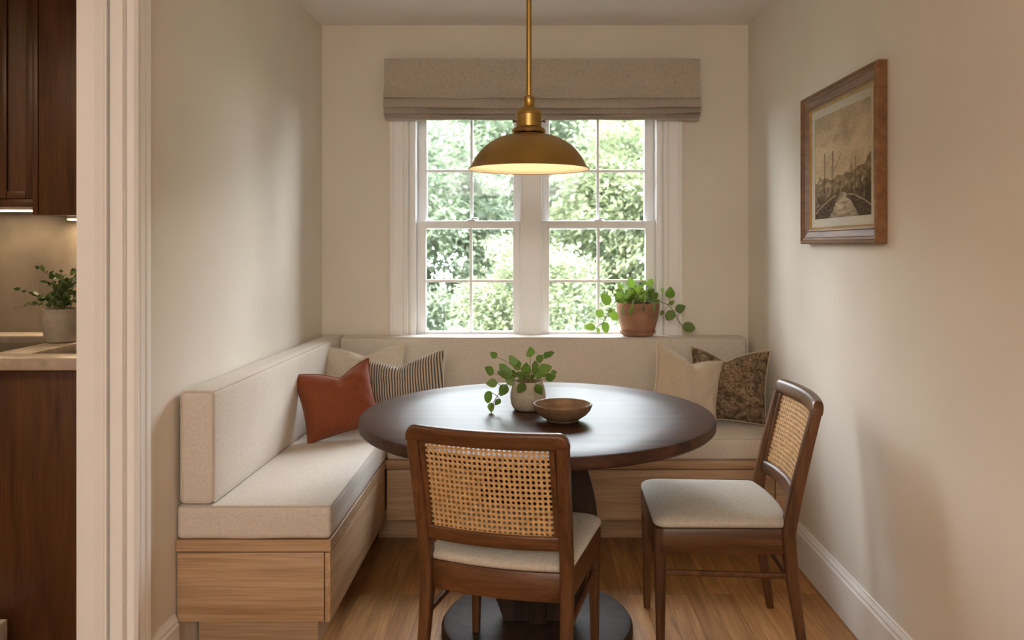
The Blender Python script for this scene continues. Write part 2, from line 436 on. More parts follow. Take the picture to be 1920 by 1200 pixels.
window('window_1', -.6045, -.069, -.560, -.106, -.325, 'left white double hung window with grid muntins')
window('window_2', .044, .633, .084, .584, .339, 'right white double hung window with grid muntins')

# ------------------------------------------------------------------ roman blind
bl = thing('roman_blind', 'taupe linen roman blind folded up over the window', 'blind', (.045, YB - .03, 1.955))
def blind_pad(z0, z1, yf, x0, x1, sag, bul, thick=.018):
    bm = NB(); n = 40; rings = []
    for i in range(n + 1):
        t = i / n; x = x0 + (x1 - x0) * t
        s = -sag * math.sin(PI * t)**.8 + .0012 * math.sin(t * 31 + z0 * 90)
        b = bul * (.75 + .25 * math.sin(t * 17 + z0 * 40))
        ring = []
        for k in range(9):
            a = k / 8; z = z1 + (z0 - z1) * a
            ring.append(V((x, yf - b * (a**1.6 if thick < .03 else 0), z + s * a)))
        ring.append(V((x, yf + thick, z0 + s + .002))); ring.append(V((x, yf + thick, z1 - .002)))
        rings.append([p - bl.location for p in ring])
    return loft(bm, rings)
obj('fabric_panel', blind_pad(2.112, 2.262, 4.034, -.752, .840, .001, .002, .045), M['blind'], bl)
for z0, z1, yf, s, b, dx in ((2.062, 2.124, 4.033, .005, .030, .002), (2.014, 2.072, 4.033, .007, .040, .003), (1.984, 2.022, 4.036, .004, .034, .002), (1.968, 1.992, 4.041, .003, .026, 0), (1.955, 1.976, 4.047, .002, .010, -.002)):
    obj('fold', blind_pad(z0, z1, yf, -.752 - dx, .840 + dx, s, b), M['blind'], bl)

# ------------------------------------------------------------------ banquette
bq = thing('storage_bench', 'pale oak bench base running along the left wall', 'bench', (-.87, 3.2, 0), group=None)
def loc(bm, t): bmesh.ops.translate(bm, vec=-V(t.location), verts=bm.verts[:]); return bm
Y0 = 2.496; g = .003
obj('lid', loc(slab(NB(), [(XL(Y0)+g, Y0), (XF, Y0), (XF, YB-.004), (XL(YB)+g+.001, YB-.004)], LID-.036, LID, .0015), bq), M['oak'], bq, ang=20)
bm = NB(); box(bm, XL(Y0)+g+.002, XF-.022, Y0+.002, Y0+.02, .145, LID-.040, .0012); obj('end_panel', loc(bm, bq), M['oak'], bq)
bm = NB(); box(bm, XF-.0185, XF-.002, Y0+.001, YF-.001, .145, LID-.040, .0012); obj('front_panel', loc(bm, bq), M['oak_y'], bq)
bm = NB(); slab(bm, [(XL(Y0)+.012, Y0+.022), (XF-.021, Y0+.022), (XF-.021, YB-.006), (XL(YB)+.012, YB-.006)], .15, LID-.038); obj('carcass', loc(bm, bq), M['oak_y'], bq, False)
bm = NB(); slab(bm, [(XL(Y0)+.012, Y0+.15), (-.712, Y0+.15), (-.712, YB-.008), (XL(YB)+.012, YB-.008)], 0, .149); obj('toe_kick', loc(bm, bq), M['oak'], bq, False)
bb = thing('storage_bench', 'pale oak bench base under the window', 'bench', (.23, 3.76, 0))
XE = XR - .004
bm = NB(); box(bm, XF+.003, XE, YF, YB-.004, LID-.036, LID, .0015); obj('lid', loc(bm, bb), M['oak'], bb)
bm = NB(); box(bm, XF+.006, 1.032, YF+.002, YF+.02, .145, LID-.040, .0012); obj('front_panel', loc(bm, bb), M['oak'], bb)
bm = NB(); box(bm, 1.036, XE-.002, YF+.002, YF+.02, .145, LID-.040, .0012); obj('end_stile', loc(bm, bb), M['oak'], bb)
bm = NB(); box(bm, XF+.004, XE-.002, YF+.022, YB-.006, .15, LID-.038); obj('carcass', loc(bm, bb), M['oak'], bb, False)
bm = NB(); box(bm, -.700, XE-.002, 3.614, YB-.008, 0, .149)
obj('toe_kick', loc(bm, bb), M['oak'], bb, False)

def loop_path(w, h, r):
    return rrect(w, h, r, 5)
def cushion(name, label, size, ctr, r, puff, n, welts, cat='cushion', fn=None, seed=0):
    t = thing(name, label, cat, (ctr[0], ctr[1], ctr[2] - size[2]/2))
    off = V((0, 0, size[2]/2))
    f2 = (lambda p: fn(p + V(t.location)) - V(t.location)) if fn else None
    bm = rbox(NB(), *size, r, puff, n, wob=.0022, seed=seed, fn=f2, c=off)
    obj('cushion_cover', bm, M['linen'], t, ang=80)
    k = r * .29
    bm = NB()
    for ax, s in welts:          # a welt loop round the face normal to ax, on side s
        j, kx = [a for a in range(3) if a != ax]
        pts = []
        for u, v in loop_path(size[j] - 2*k, size[kx] - 2*k, r * .8):
            p = [0, 0, 0]; p[ax] = s * (size[ax]/2 - k + .0006); p[j] = u; p[kx] = v
            p = V(p) + off
            pts.append(f2(p) if f2 else p)
        # resample so that the loop follows the cushion
        q = []
        for a, b in zip(pts, pts[1:] + pts[:1]):
            m = max(1, int((b - a).length / .08))
            q += [a.lerp(b, i / m) for i in range(m)]
        tube(bm, q, .0034, 6, closed=True)
    obj('piping', bm, M['linen_welt'], t)
    return t
BT = .107      # back cushion thickness, left
def shear(p):
    return V((p.x + (XL(p.y) - XL(YB)) , p.y, p.z))
def taper(p):
    w0 = XL(YB) + .004; s = (XF - p.x) / (XF - w0)
    return V((p.x + s * (XL(p.y) - XL(YB)), p.y, p.z))
cushion('seat_cushion', 'long oatmeal linen seat cushion along the left wall', (abs(XL(YB)+.004-XF), YB-.006-Y0, .105), ((XL(YB)+.004+XF)/2, (YB-.006+Y0)/2, LID+.0535), .016, (0, 0, .004), (8, 20, 3), [(2, 1)], fn=taper)
cushion('seat_cushion', 'oatmeal linen seat cushion under the window, right of the table', (XE-.04-(XF+.004), YB-.006-YF, .094), ((XE-.04+XF+.004)/2, (YB-.006+YF)/2, LID+.048), .015, (0, 0, .004), (20, 8, 3), [(2, 1)], seed=3)
BZ0 = SEAT + .006
cushion('back_cushion', 'upright linen back cushion leaning along the left wall', (BT, YB-.008-(Y0+.003), .865-BZ0), (XL(YB)+.012+BT/2, (YB-.008+Y0+.003)/2, (.865+BZ0)/2), .016, (.005, 0, 0), (4, 20, 6), [(0, 1), (1, -1)], fn=shear, seed=5)
XB0 = XL(YB)+.012+BT+.003
cushion('back_cushion', 'upright linen back cushion below the window sill', (1.062-XB0, .118, .862-.502), ((1.062+XB0)/2, YB-.006-.059, (.862+.502)/2), .014, (0, .004, 0), (24, 4, 6), [(1, -1)], seed=9)

# ------------------------------------------------------------------ throw pillows
def pillow(label, px, py_depth, w, h, t, yaw, lean, roll, m, chop=.05, chopx=0, pipe=None, seed=1, seat=SEAT, group=None, flap=None):
    """px = pixel column of the middle, depth in metres"""
    y = py_depth; x = (px - 1000) * y / F
    root = thing('throw_pillow', label, 'pillow', (x, y, seat), (math.radians(lean), math.radians(roll), math.radians(yaw)), group)
    rr = random.Random(seed); n = 34
    def P(u, v, side):
        # u, v in -1..1
        pin = .085
        ex = u * (1 - pin * (1 - v*v) * u*u)
        ez = v * (1 - pin * .8 * (1 - u*u) * v*v)
        x_, z_ = ex * w/2, ez * h/2
        top = max(0, (v + .15) / 1.15)
        c = math.exp(-(abs(u - chopx) / .50)**1.25)
        z_ -= chop * c * top**1.6
        # ears lean outwards a little when the middle is chopped
        x_ += .10 * chop * math.copysign(1, u) * abs(u)**3 * top
        prof = ((1 - abs(u)**2.6) * (1 - abs(v)**2.6)); prof = max(prof, 0)**.58
        th = t/2 * prof
        cr = math.exp(-((u - chopx + .16*(1-v)*0) / .09)**2) * top**2.2
        th *= (1 - .55 * cr)
        wr = noise.noise(V((u*2.1 + seed, v*2.1, side*3.0))) * .010 + noise.noise(V((u*5 + seed, v*3.5, side*2.0))) * .007
        wr += .005 * math.sin((u*abs(v) + v*.6) * 9 + seed) * abs(u*v)**1.5
        an = math.atan2(1.08 - v, u - chopx); ra = math.hypot(1.08 - v, u - chopx)
        wr += .0085 * math.sin(an * 8 + seed + 2 * noise.noise(V((u*2, v*2, seed)))) * math.exp(-ra * 1.5) * min(1, ra * 3)
        for cu in (-1, 1):
            for cv_ in (-1, 1):
                an = math.atan2(cv_*1.05 - v, cu*1.05 - u); ra = math.hypot(cv_*1.05 - v, cu*1.05 - u)
                wr += .005 * math.sin(an * 11 + seed + cu) * math.exp(-ra * 2.2)
        th += wr * prof
        return V((x_, side * th, z_))
    bm = NB(); grid = {}
    sp = [math.sin(PI/2 * (2*i/n - 1)) * .55 + .45 * (2*i/n - 1) for i in range(n + 1)]
    for side in (-1, 1):
        for i in range(n + 1):
            for j in range(n + 1):
                edge = i in (0, n) or j in (0, n)
                if edge and side == 1: grid[(i, j, 1)] = grid[(i, j, -1)]; continue
                grid[(i, j, side)] = bm.verts.new(P(sp[i], sp[j], side))
        for i in range(n):
            for j in range(n):
                bm.faces.new([grid[(a, b, side)] for a, b in ((i, j), (i+1, j), (i+1, j+1), (i, j+1))])
    cover = obj('pillow_cover', bm, m, root, ang=80)
    path = [P(s, -1, 0) for s in sp] + [P(1, s, 0) for s in sp[1:]] + [P(s, 1, 0) for s in reversed(sp[:-1])] + [P(-1, s, 0) for s in list(reversed(sp))[1:-1]]
    bm = NB(); tube(bm, path, .0036, 7, closed=True); pp = obj('piping', bm, pipe or m, root)
    # rest on the seat
    rot = Euler(root.rotation_euler).to_matrix()
    low = min((rot @ v.co).z for v in cover.data.vertices)
    root.location.z = seat + .002 - low
    # keep the origin at the middle of the bottom edge
    sh = V((0, 0, h/2))
    for o in (cover, pp):
        for v in o.data.vertices: v.co += sh
    root.location = root.location - rot @ sh
    return root
pillow('rust red pillow leaning on the left back cushion', 634, 3.355, .312, .292, .12, 22, -16, -11, M['rust'], .055, .18, seed=2)
pillow('cream pillow in the back left corner of the bench', 676, 3.80, .42, .345, .12, 4, -10, -2, M['cream'], .055, .12, seed=3, seat=.505)
pillow('dark and cream striped pillow beside the rust pillow', 757, 3.63, .40, .30, .12, -6, -14, -8, M['stripe'], .050, -.05, pipe=M['cream'], seed=4, seat=.503)
pillow('plain sand linen pillow in front of the patterned one', 1288, 3.60, .34, .31, .12, 18, -16, 16, M['beige'], .05, .05, seed=6, seat=.500)
pillow('brown and tan patterned pillow in the right corner', 1366, 3.72, .355, .345, .12, -20, -12, 1, M['camo'], .06, -.10, pipe=M['beige'], seed=8, seat=.500)

# ------------------------------------------------------------------ dining table
TC = V((.013, 2.745, 0))
tb = thing('dining_table', 'round dark walnut pedestal table in the bench corner', 'table', TC)
bm = NB(); Rt = .60
lathe(bm, [(0, .708), (.30, .708), (Rt-.020, .708), (Rt-.008, .711), (Rt-.001, .718), (Rt, .728), (Rt-.001, .741), (Rt-.004, .7475), (Rt-.010, .75), (.45, .75), (.2, .75), (0, .75)], 128)
obj('tabletop', bm, M['table'], tb)
def bowed(half, thick, ax):
    bm = NB()
    zs = [.046 + (.69 - .046) * i / 24 for i in range(25)]
    rings = []
    for z in zs:
        t = (z - .046) / .644
        hw = half * (.50 + .50 * math.sin(PI * min(1, (t * .86 + .06)))**1.3)
        if t > .9: hw = hw
        rings.append([V((u, v, z)) if ax == 0 else V((v, u, z)) for u, v in rrect(2 * hw, thick, .008, 2)])
    return loft(bm, rings)
obj('pedestal_panel', bowed(.205, .062, 0), M['table_z'], tb)
obj('pedestal_panel', bowed(.100, .058, 1), M['table_z'], tb)
bm = NB(); lathe(bm, [(0, .685), (.17, .685), (.18, .692), (.18, .7075), (0, .7075)], 48); obj('mounting_plate', bm, M['table_z'], tb)
bm = NB(); lathe(bm, [(0, .001), (.318, .001), (.326, .006), (.326, .030), (.318, .042), (.305, .046), (0, .046)], 96); obj('base', bm, M['table_z'], tb)

# ------------------------------------------------------------------ dining chairs
def chair(label, locn, rotz, front_foot=0.0, low=.26):
    t = thing('dining_chair', label, 'chair', locn, (0, 0, rotz), 'cane back dining chairs')
    HW, FW = .202, .212          # half widths at the back and the front
    YR, YFR = -.210, .195
    def rake(z):
        if z < .42: return YR - .052 * ((.42 - z) / .42)**1.3
        return YR - .092 * ((z - .42) / .41)**1.12
    bow = .026
    def back(x, z): return rake(z) - bow * (1 - (x / HW)**2) * min(1, max(0, (z - .40) / .1))
    # rear legs run up into the back posts
    for s in (-1, 1):
        rings = []
        for z in [0, .05, .12, .2, .28, .35, .42, .48, .55, .62, .69, .75, .795, .812]:
            w = .024 + .010 * min(1, z / .38); d = .026 + .018 * min(1, z / .38)
            if z > .45: d -= .014 * (z - .45) / .4
            x = s * (HW + .012 * max(0, (.3 - z)) / .3 + .008 * max(0, z - .45) / .38)
            rings.append([V((x + a, rake(z) + b, z)) for a, b in rrect(w, d, .007, 3)])
        obj('leg', loft(NB(), rings), M['walnut'], t)
        rings = []
        for z in [front_foot, front_foot + .04, .15, .25, .34, .40, .432]:
            w = .024 + .014 * min(1, max(0, z - front_foot) / .38); d = w
            rings.append([V((s * (FW - .015 + .004*(.43 - z)) + a, YFR - .006 + b - .004 * (.43 - z), z)) for a, b in rrect(w, d, .007, 3)])
        obj('leg', loft(NB(), rings), M['walnut'], t)
    # top rail and lower rail follow the bowed, raked back
    def rail(z0, z1, thick, x1, round_end, name):
        rings = []
        xs = [-x1 + 2 * x1 * i / 24 for i in range(25)]
        if round_end: xs = sorted(set([x for x in xs if abs(x) < x1 - round_end] + [s_ * (x1 - round_end * (1 - math.cos(PI/2 * q / 6))) for q in range(7) for s_ in (-1, 1)]))
        for x in xs:
            e = min(1, (x1 - abs(x)) / round_end) if round_end else 1
            k = math.sqrt(max(0, 1 - (1 - e)**2)) if round_end else 1
            zt = z0 + (z1 - z0) * (.45 + .55 * k) if round_end else z1
            ring = []
            for a, b in rrect(thick, zt - z0, thick * .38, 4):
                z = (z0 + zt) / 2 + b
                xx = max(-HW, min(HW, x))
                ring.append(V((x, back(xx, z) + a, z)))
            rings.append(ring)
        obj(name, loft(NB(), rings), M['walnut_x'], t)
    rail(.786, .835, .034, .2258, .026, 'top_rail')
    rail(.503, .547, .026, HW - .008, 0, 'lower_rail')
    # inner stiles that hold the cane
    for s in (-1, 1):
        rings = []
        for i in range(9):
            z = .540 + .252 * i / 8; x = s * (HW - .020)
            rings.append([V((x + a, back(x, z) + b, z)) for a, b in rrect(.016, .020, .004, 2)])
        obj('inner_stile', loft(NB(), rings), M['walnut'], t)
    # woven cane: a real sheet with round holes
    bm = NB(); nx, nz = 25, 17; x0, x1, z0, z1 = -.178, .178, .541, .793
    cw, ch = (x1 - x0) / nx, (z1 - z0) / nz; cache = {}
    def cv(x, z, o):
        key = (round(x, 5), round(z, 5), o)
        if key not in cache: cache[key] = bm.verts.new((x, back(x, z) + o, z))
        return cache[key]
    for i in range(nx):
        for j in range(nz):
            cx, cz = x0 + (i + .5) * cw, z0 + (j + .5) * ch
            hr = .335 + .03 * math.sin(i * 2.3 + j * 1.7)
            outer = [(1, 0), (1, 1), (0, 1), (-1, 1), (-1, 0), (-1, -1), (0, -1), (1, -1)]
            O = [(cx + a * cw / 2, cz + b * ch / 2) for a, b in outer]
            I = [(cx + hr * cw * math.cos(k * PI/4), cz + hr * ch * math.sin(k * PI/4)) for k in range(8)]
            for o in (-.0017, .0017):
                ov = [cv(*p, o) for p in O]; iv = [cv(*p, o) for p in I]
                for k in range(8):
                    l = (k + 1) % 8; bm.faces.new((ov[k], ov[l], iv[l], iv[k]))
            a = [cv(*p, -.0017) for p in I]; b = [cv(*p, .0017) for p in I]
            for k in range(8):
                l = (k + 1) % 8; bm.faces.new((a[k], a[l], b[l], b[k]))
    obj('cane_panel', bm, M['cane'], t, smooth=False)
    # cane edge bead
    bm = NB(); path = []
    for i in range(21): x = x0 + (x1 - x0) * i / 20; path.append((x, back(x, z0 + .004) - .003, z0 + .004))
    for i in range(1, 13): z = z0 + .004 + (z1 - z0 - .008) * i / 12; path.append((x1, back(x1, z) - .003, z))
    for i in range(1, 21): x = x1 - (x1 - x0) * i / 20; path.append((x, back(x, z1 - .004) - .003, z1 - .004))
    for i in range(1, 12): z = z1 - .004 - (z1 - z0 - .008) * i / 12; path.append((x0, back(x0, z) - .003, z))
    tube(bm, path, .003, 6, closed=True); obj('cane_bead', bm, M['cane'], t)
    # seat frame
    def outline(off, n=10):
        pts = []
        hw, fw, yr, yf = HW + .008 - off, FW + .006 - off, YR + .006 + off, YFR + .012 - off
        for i in range(n + 1):
            u = -1 + 2 * i / n; pts.append((u * hw, yr - .024 * (1 - u*u)))
        r = .03
        for k in range(5):
            a = k * PI / 8; pts.append((fw - r + r * math.cos(a), yf - r + r * math.sin(a)))
        for k in range(5):
            a = PI/2 + k * PI / 8; pts.append((-fw + r + r * math.cos(a), yf - r + r * math.sin(a)))
        return pts
    rings = [[V((x, y, z)) for x, y in outline(o)] for o, z in ((.002, .354), (0, .358), (0, .428), (.003, .433), (.026, .433), (.026, .354))]
    sf = obj('seat_frame', loft(NB(), rings, closed=True), [M['walnut_x'], M['walnut_y']], t)
    for p in sf.data.polygons:
        if abs(p.normal.x) > .7: p.material_index = 1
    # seat pad
    rings = []
    for o, z in ((.016, .431), (.003, .436), (-.003, .444), (-.001, .453), (.008, .462), (.025, .470), (.055, .4765), (.10, .481), (.15, .483)):
        rings.append([V((x, y, z + .004 * math.sin(x*9)*0)) for x, y in outline(o)])
    # keep the pad clear of the back posts
    bm = loft(NB(), rings)
    obj('seat_pad', bm, M['seat'], t, ang=80)
    # stretchers
    for s in (-1, 1):
        bm = NB(); tube(bm, [(s * (HW + .001), rake(.285), .285), (s * (FW - .014), YFR - .008, .29)], .0095, 10); obj('stretcher', bm, M['walnut'], t)
    bm = NB(); tube(bm, [(-HW - .002, rake(low), low), (HW + .002, rake(low), low)], .009, 10); obj('stretcher', bm, M['walnut_x'], t)
    return t
chair('walnut cane back chair seen from behind, nearest in front of the table', (-.047, 2.409, 0), math.radians(-15.5), .0465, .19)
chair('walnut cane back chair facing left, standing beside the right wall', (.595, 2.715, 0), math.radians(88))

# ------------------------------------------------------------------ pendant lamp
PX, PY = -.015, 2.745
pl = thing('pendant_lamp', 'aged brass dome pendant hanging over the table', 'lamp', (PX, PY, 1.58))
u = 546.0
def zz(y): return EYE + (460 - y) / u - 1.58
bm = NB(); tube(bm, [(0, 0, zz(183)), (0, 0, CEIL - 1.58 - .015)], .0088, 16); obj('stem', bm, M['brass'], pl)
bm = NB(); lathe(bm, [(0, CEIL-1.58-.002), (.06, CEIL-1.58-.002), (.06, CEIL-1.58-.012), (.045, CEIL-1.58-.026), (.010, CEIL-1.58-.03), (0, CEIL-1.58-.03)], 40); obj('ceiling_canopy', bm, M['brass'], pl)
bm = NB(); lathe(bm, [(0, zz(180)), (.013, zz(180)), (.018, zz(182)), (.0195, zz(185)), (.0195, zz(197)), (.017, zz(199)), (.022, zz(200)), (.033, zz(204)), (.042, zz(209)), (.0455, zz(213.5)), (.0455, zz(215)), (.0435, zz(216)), (.0435, zz(238)), (.046, zz(239.5)), (.052, zz(241)), (.0575, zz(244)), (.0585, zz(247)), (.056, zz(249.5)), (.03, zz(250)), (0, zz(250))], 48); obj('socket_cap', bm, M['brass'], pl)
for s in (-1, 1):
    bm = NB(); tube(bm, [(s*.042, -.006, zz(228)), (s*.049, -.007, zz(228)), (s*.052, -.007, zz(228))], [.003, .003, .0055], 10)
    tube(bm, [(s*.052, -.007, zz(228)), (s*.056, -.007, zz(228))], .0055, 10); obj('thumb_screw', bm, M['brass_dark'], pl)
dome = [(.030, 249), (.055, 251.5), (.080, 255), (.106, 260), (.130, 267), (.152, 276), (.171, 287), (.185, 298), (.194, 307), (.1985, 312.5), (.205, 315), (.2075, 316.5)]
outer = [(r, zz(y)) for r, y in dome]
inner = [(r - .003, zz(y) - .0025) for r, y in dome]
bm = NB(); lathe(bm, outer + [(.2085, zz(317.5)), (.2065, zz(318.2)), (.2035, zz(317.2))] , 96)
lathe(bm, [(r-.0012, z-.0012) for r, z in outer] , 96)
obj('lamp_shade', bm, M['brass'], pl)
bm = NB(); lathe(bm, [(0, inner[0][1])] + inner[:-1] + [(.2040, zz(317.4))], 96); obj('shade_lining', bm, M['enamel'], pl)
bm = NB(); lathe(bm, [(0, .045), (.012, .048), (.022, .058), (.026, .072), (.022, .088), (.013, .098), (.013, .122), (0, .122)], 24); obj('bulb', bm, M['bulb'], pl)

# ------------------------------------------------------------------ framed painting
FY0, FY1, FZ0, FZ1 = 2.492, 3.200, 1.325, 1.900
pic = thing('framed_painting', 'wood framed harbour painting of sailing boats on right wall', 'painting', (XR - .001, (FY0+FY1)/2, FZ0))
W_, H_ = FY1 - FY0, FZ1 - FZ0
def P3(uu, v, o): return V((-o, -uu, v + H_/2))       # uu grows towards the viewer
bm = NB(); rect_frame(bm, [(0, .001), (0, .030), (.004, .036), (.012, .037), (.016, .032), (.022, .031), (.026, .027), (.046, .019), (.050, .021), (.055, .019), (.055, .001)], P3, W_, H_); obj('frame', bm, M['frame'], pic, smooth=False)
bm = NB(); rect_frame(bm, [(.055, .004), (.055, .0185), (.059, .020), (.064, .014), (.064, .004)], P3, W_, H_); obj('gilt_lip', bm, M['gold'], pic, smooth=False)
bm = NB(); rect_frame(bm, [(.064, .002), (.064, .012), (.095, .010), (.095, .002)], P3, W_, H_); obj('liner', bm, M['liner'], pic, smooth=False)
# the picture itself: colours laid on a fine grid
bm = NB(); nx, nz = 230, 200; ins = .095
cl = bm.loops.layers.color.new('Col'); gv = []; cols = []
def fbm(x, y, o=5, s=0.0):
    a, t, f = 1, 0, 1
    for _ in range(o): t += a * noise.noise(V((x * f + s, y * f, s))); a *= .55; f *= 2.05
    return t
def mixv(a, b, t): t = max(0, min(1, t)); return tuple(p + (q - p) * t for p, q in zip(a, b))
wi, hi_ = W_ - 2*ins, H_ - 2*ins
yc = (FY0 + FY1) / 2
def paint(i, j):
    uu = -wi/2 + wi * i / nx; t = 1 - j / nz
    yy = yc - uu; yf, yn = yc + wi/2, yc - wi/2
    s = (1/yy - 1/yf) / (1/yn - 1/yf)
    cl1 = fbm(s*3, t*4.5, 5, 1.0)
    c = mixv((.36, .29, .20), (.54, .45, .32), .5 + .9 * cl1)
    c = mixv(c, (.27, .25, .20), max(0, .55 - t*1.5) * (.5 + fbm(s*5, t*5, 3, 9.0)))
    c = mixv(c, (.52, .42, .29), max(0, min(1, (t - .30) * 2.2)))
    # far shore
    sk = .63 - .10 * max(0, s - .25) - .05 * (s > .5) * (s - .5) + .03 * fbm(s*9, .3, 4, 4.0) - .10 * math.exp(-((s-.64)/.022)**2) - .07 * math.exp(-((s-.96)/.07)**2) - .05 * math.exp(-((s-.08)/.03)**2)
    if t > sk:
        d = (t - sk) / .3
        h = fbm(s*16, t*18, 4, 2.0)
        c = mixv((.22, .165, .10), (.40, .31, .20), .45 + h * 1.4)
        c = mixv(c, (.075, .055, .036), max(0, min(1, d * 1.1 + .5 * fbm(s*26, t*20, 3, 7.0))))
        if d < .12: c = mixv(c, (.16, .12, .08), .5)
    # canal
    mid = .50 + .03 * (t - .8); half = .035 + max(0, t - .77) * 1.05
    if t > .77 and abs(s - mid) < half + .03 * fbm(t*20, s*8, 3, 5.0):
        h = fbm(s*6, t*34, 4, 3.0)
        c = mixv((.24, .20, .15), (.46, .39, .29), .55 + h * 1.1 - 1.0 * max(0, abs(s - mid) / half - .55))
        c = mixv(c, (.12, .10, .075), max(0, (t - .93) * 7))
    # hulls
    for s0, s1, t0, t1, lean in ((-.05, .36, .86, .97, -.19), (.60, 1.05, .845, .955, .15), (.54, .80, .80, .86, .05)):
        if s0 < s < s1:
            q = (s - s0) / (s1 - s0); top = t0 + lean * (q - .5) + .02 * (2*q - 1)**2; bot = top + (t1 - t0) * math.sin(PI * min(.97, max(.03, q)))**.5
            if top < t < bot:
                c = mixv((.045, .034, .024), (.13, .095, .06), .4 + fbm(s*20, t*60, 3, 8.0))
                if t < top + .012: c = (.34, .27, .18)
    # masts and rigging
    for sm, t0, t1, w in ((.165, .36, .80, .0060), (.31, .36, .76, .0065), (.285, .50, .76, .005), (.71, .47, .78, .006), (.80, .60, .82, .004), (.42, .62, .80, .004), (.58, .58, .80, .004), (.90, .58, .84, .005)):
        if t0 < t < t1 and abs(s - sm) < w: c = mixv(c, (.07, .05, .034), .85)
    if .40 < t < .56 and abs(s - (.33 + .13 * (.56 - t) / .16)) < .006: c = mixv(c, (.12, .09, .06), .7)
    for sm, tt in ((.165, .36), (.31, .36), (.71, .47)):
        for k in (-1, 1):
            if tt < t < tt + .36 and abs(s - (sm + k * .10 * (t - tt) / .36)) < .002: c = mixv(c, (.13, .10, .07), .4)
    g = 1 + .16 * fbm(s*40, t*40, 2, 6.0)
    return tuple(max(0, x * g * k_) for x, k_ in zip(c, (1.08, 1.0, .90)))
for i in range(nx + 1):
    gv.append([bm.verts.new(P3(-wi/2 + wi*i/nx, -hi_/2 + hi_*j/nz, .0085)) for j in range(nz + 1)])
    cols.append([paint(i, j) for j in range(nz + 1)])
def s2(c): return tuple((12.92*x if x <= .0031308 else 1.055*x**(1/2.4) - .055) for x in c)
for i in range(nx):
    for j in range(nz):
        q = ((i, j), (i+1, j), (i+1, j+1), (i, j+1))
        f = bm.faces.new([gv[a][b] for a, b in q])
        for lp, (a, b) in zip(f.loops, q): lp[cl] = (*s2(cols[a][b]), 1)
obj('canvas', bm, M['paint'], pic, smooth=False)

# ------------------------------------------------------------------ plants
def leaf(bm, base, tip, nrm, width, cup=.15, droop=.1, kind='ovate'):
    base, tip = V(base), V(tip); d = tip - base; ln = d.length
    if ln < 1e-6: return
    t = d / ln; n = (V(nrm) - t * V(nrm).dot(t))
    if n.length < 1e-5: n = t.orthogonal()
    n.normalize(); s = t.cross(n)
    rows = []; K = 10
    for i in range(K + 1):
        a = i / K
        if kind == 'round': w = math.sin(PI * min(1, .06 + .94 * a))**.55 * (1 - .12 * a)
        elif kind == 'long': w = math.sin(PI * a)**.8
        else: w = math.sin(PI * a**.72)**.8
        if i == K: w = 0
        if i == 0: w = .12
        p = base + t * ln * a - n * droop * ln * a * a
        rows.append([p - s * w * width/2 + n * cup * w * width/2, p, p + s * w * width/2 + n * cup * w * width/2])
    vs = []
    for r in rows[:-1]: vs.append([bm.verts.new(p) for p in r])
    tipv = bm.verts.new(rows[-1][1])
    for a, b in zip(vs[:-1], vs[1:]):
        for k in range(2): bm.faces.new((a[k], a[k+1], b[k+1], b[k]))
    for k in range(2): bm.faces.new((vs[-1][k], vs[-1][k+1], tipv))

def bez(a, b, c, n=8): return [V(a)*(1-t)**2 + V(b)*2*t*(1-t) + V(c)*t*t for t in [i/n for i in range(n+1)]]

# --- table plant
tp = thing('potted_plant', 'trailing green plant in a small stoneware pot on the table', 'plant', ((990-1000)*2.775/F, 2.775, .7505))
u = F / 2.775
bm = NB(); lathe(bm, [(0, 0), (.042, 0), (.050, .005), (.058, .020), (.0615, .040), (.0605, .060), (.056, .080), (.0515, .094), (.050, .099), (.0475, .100), (.0465, .096), (.050, .085), (.050, .080), (0, .080)], 48); obj('pot', bm, M['pot'], tp)
bm = NB(); lathe(bm, [(0, .086), (.03, .087), (.0488, .084), (.0488, .081), (0, .081)], 24); obj('soil', bm, M['soil'], tp)
LV = [(320,245,90,'o'),(265,445,130,'o'),(305,590,120,'o'),(262,775,130,'r'),(380,840,85,'o'),(300,910,105,'o'),(455,690,140,'o'),(575,310,125,'o'),(470,480,165,'o'),(540,600,115,'o'),(810,235,130,'o'),(930,300,105,'o'),(1022,235,95,'o'),(1085,262,95,'o'),(1010,440,150,'o'),(1080,560,120,'o'),(870,380,100,'o'),(750,420,125,'o'),(620,420,105,'o'),(690,650,125,'o'),(920,670,125,'o'),(1120,490,70,'o'),(830,560,110,'o'),(440,420,110,'o'),(680,520,115,'o'),(560,520,125,'o'),(930,520,115,'o'),(990,520,100,'o'),(640,370,95,'o'),(760,520,110,'o'),(880,470,100,'o')]
bmL, bmS = NB(), NB(); rr = random.Random(11)
def cropxyz(cx, cy, sc, x0, y0, cen, basey, u, depth): return V(((x0 + cx/sc - cen) / u, depth, (basey - (y0 + cy/sc)) / u))
vine = [V((-.02, -.01, .09)), V((-.055, -.02, .105)), V((-.085, -.035, .085)), V((-.105, -.045, .055)), V((-.122, -.05, .025)), V((-.128, -.05, .008))]
tube(bmS, vine, .0016, 6)
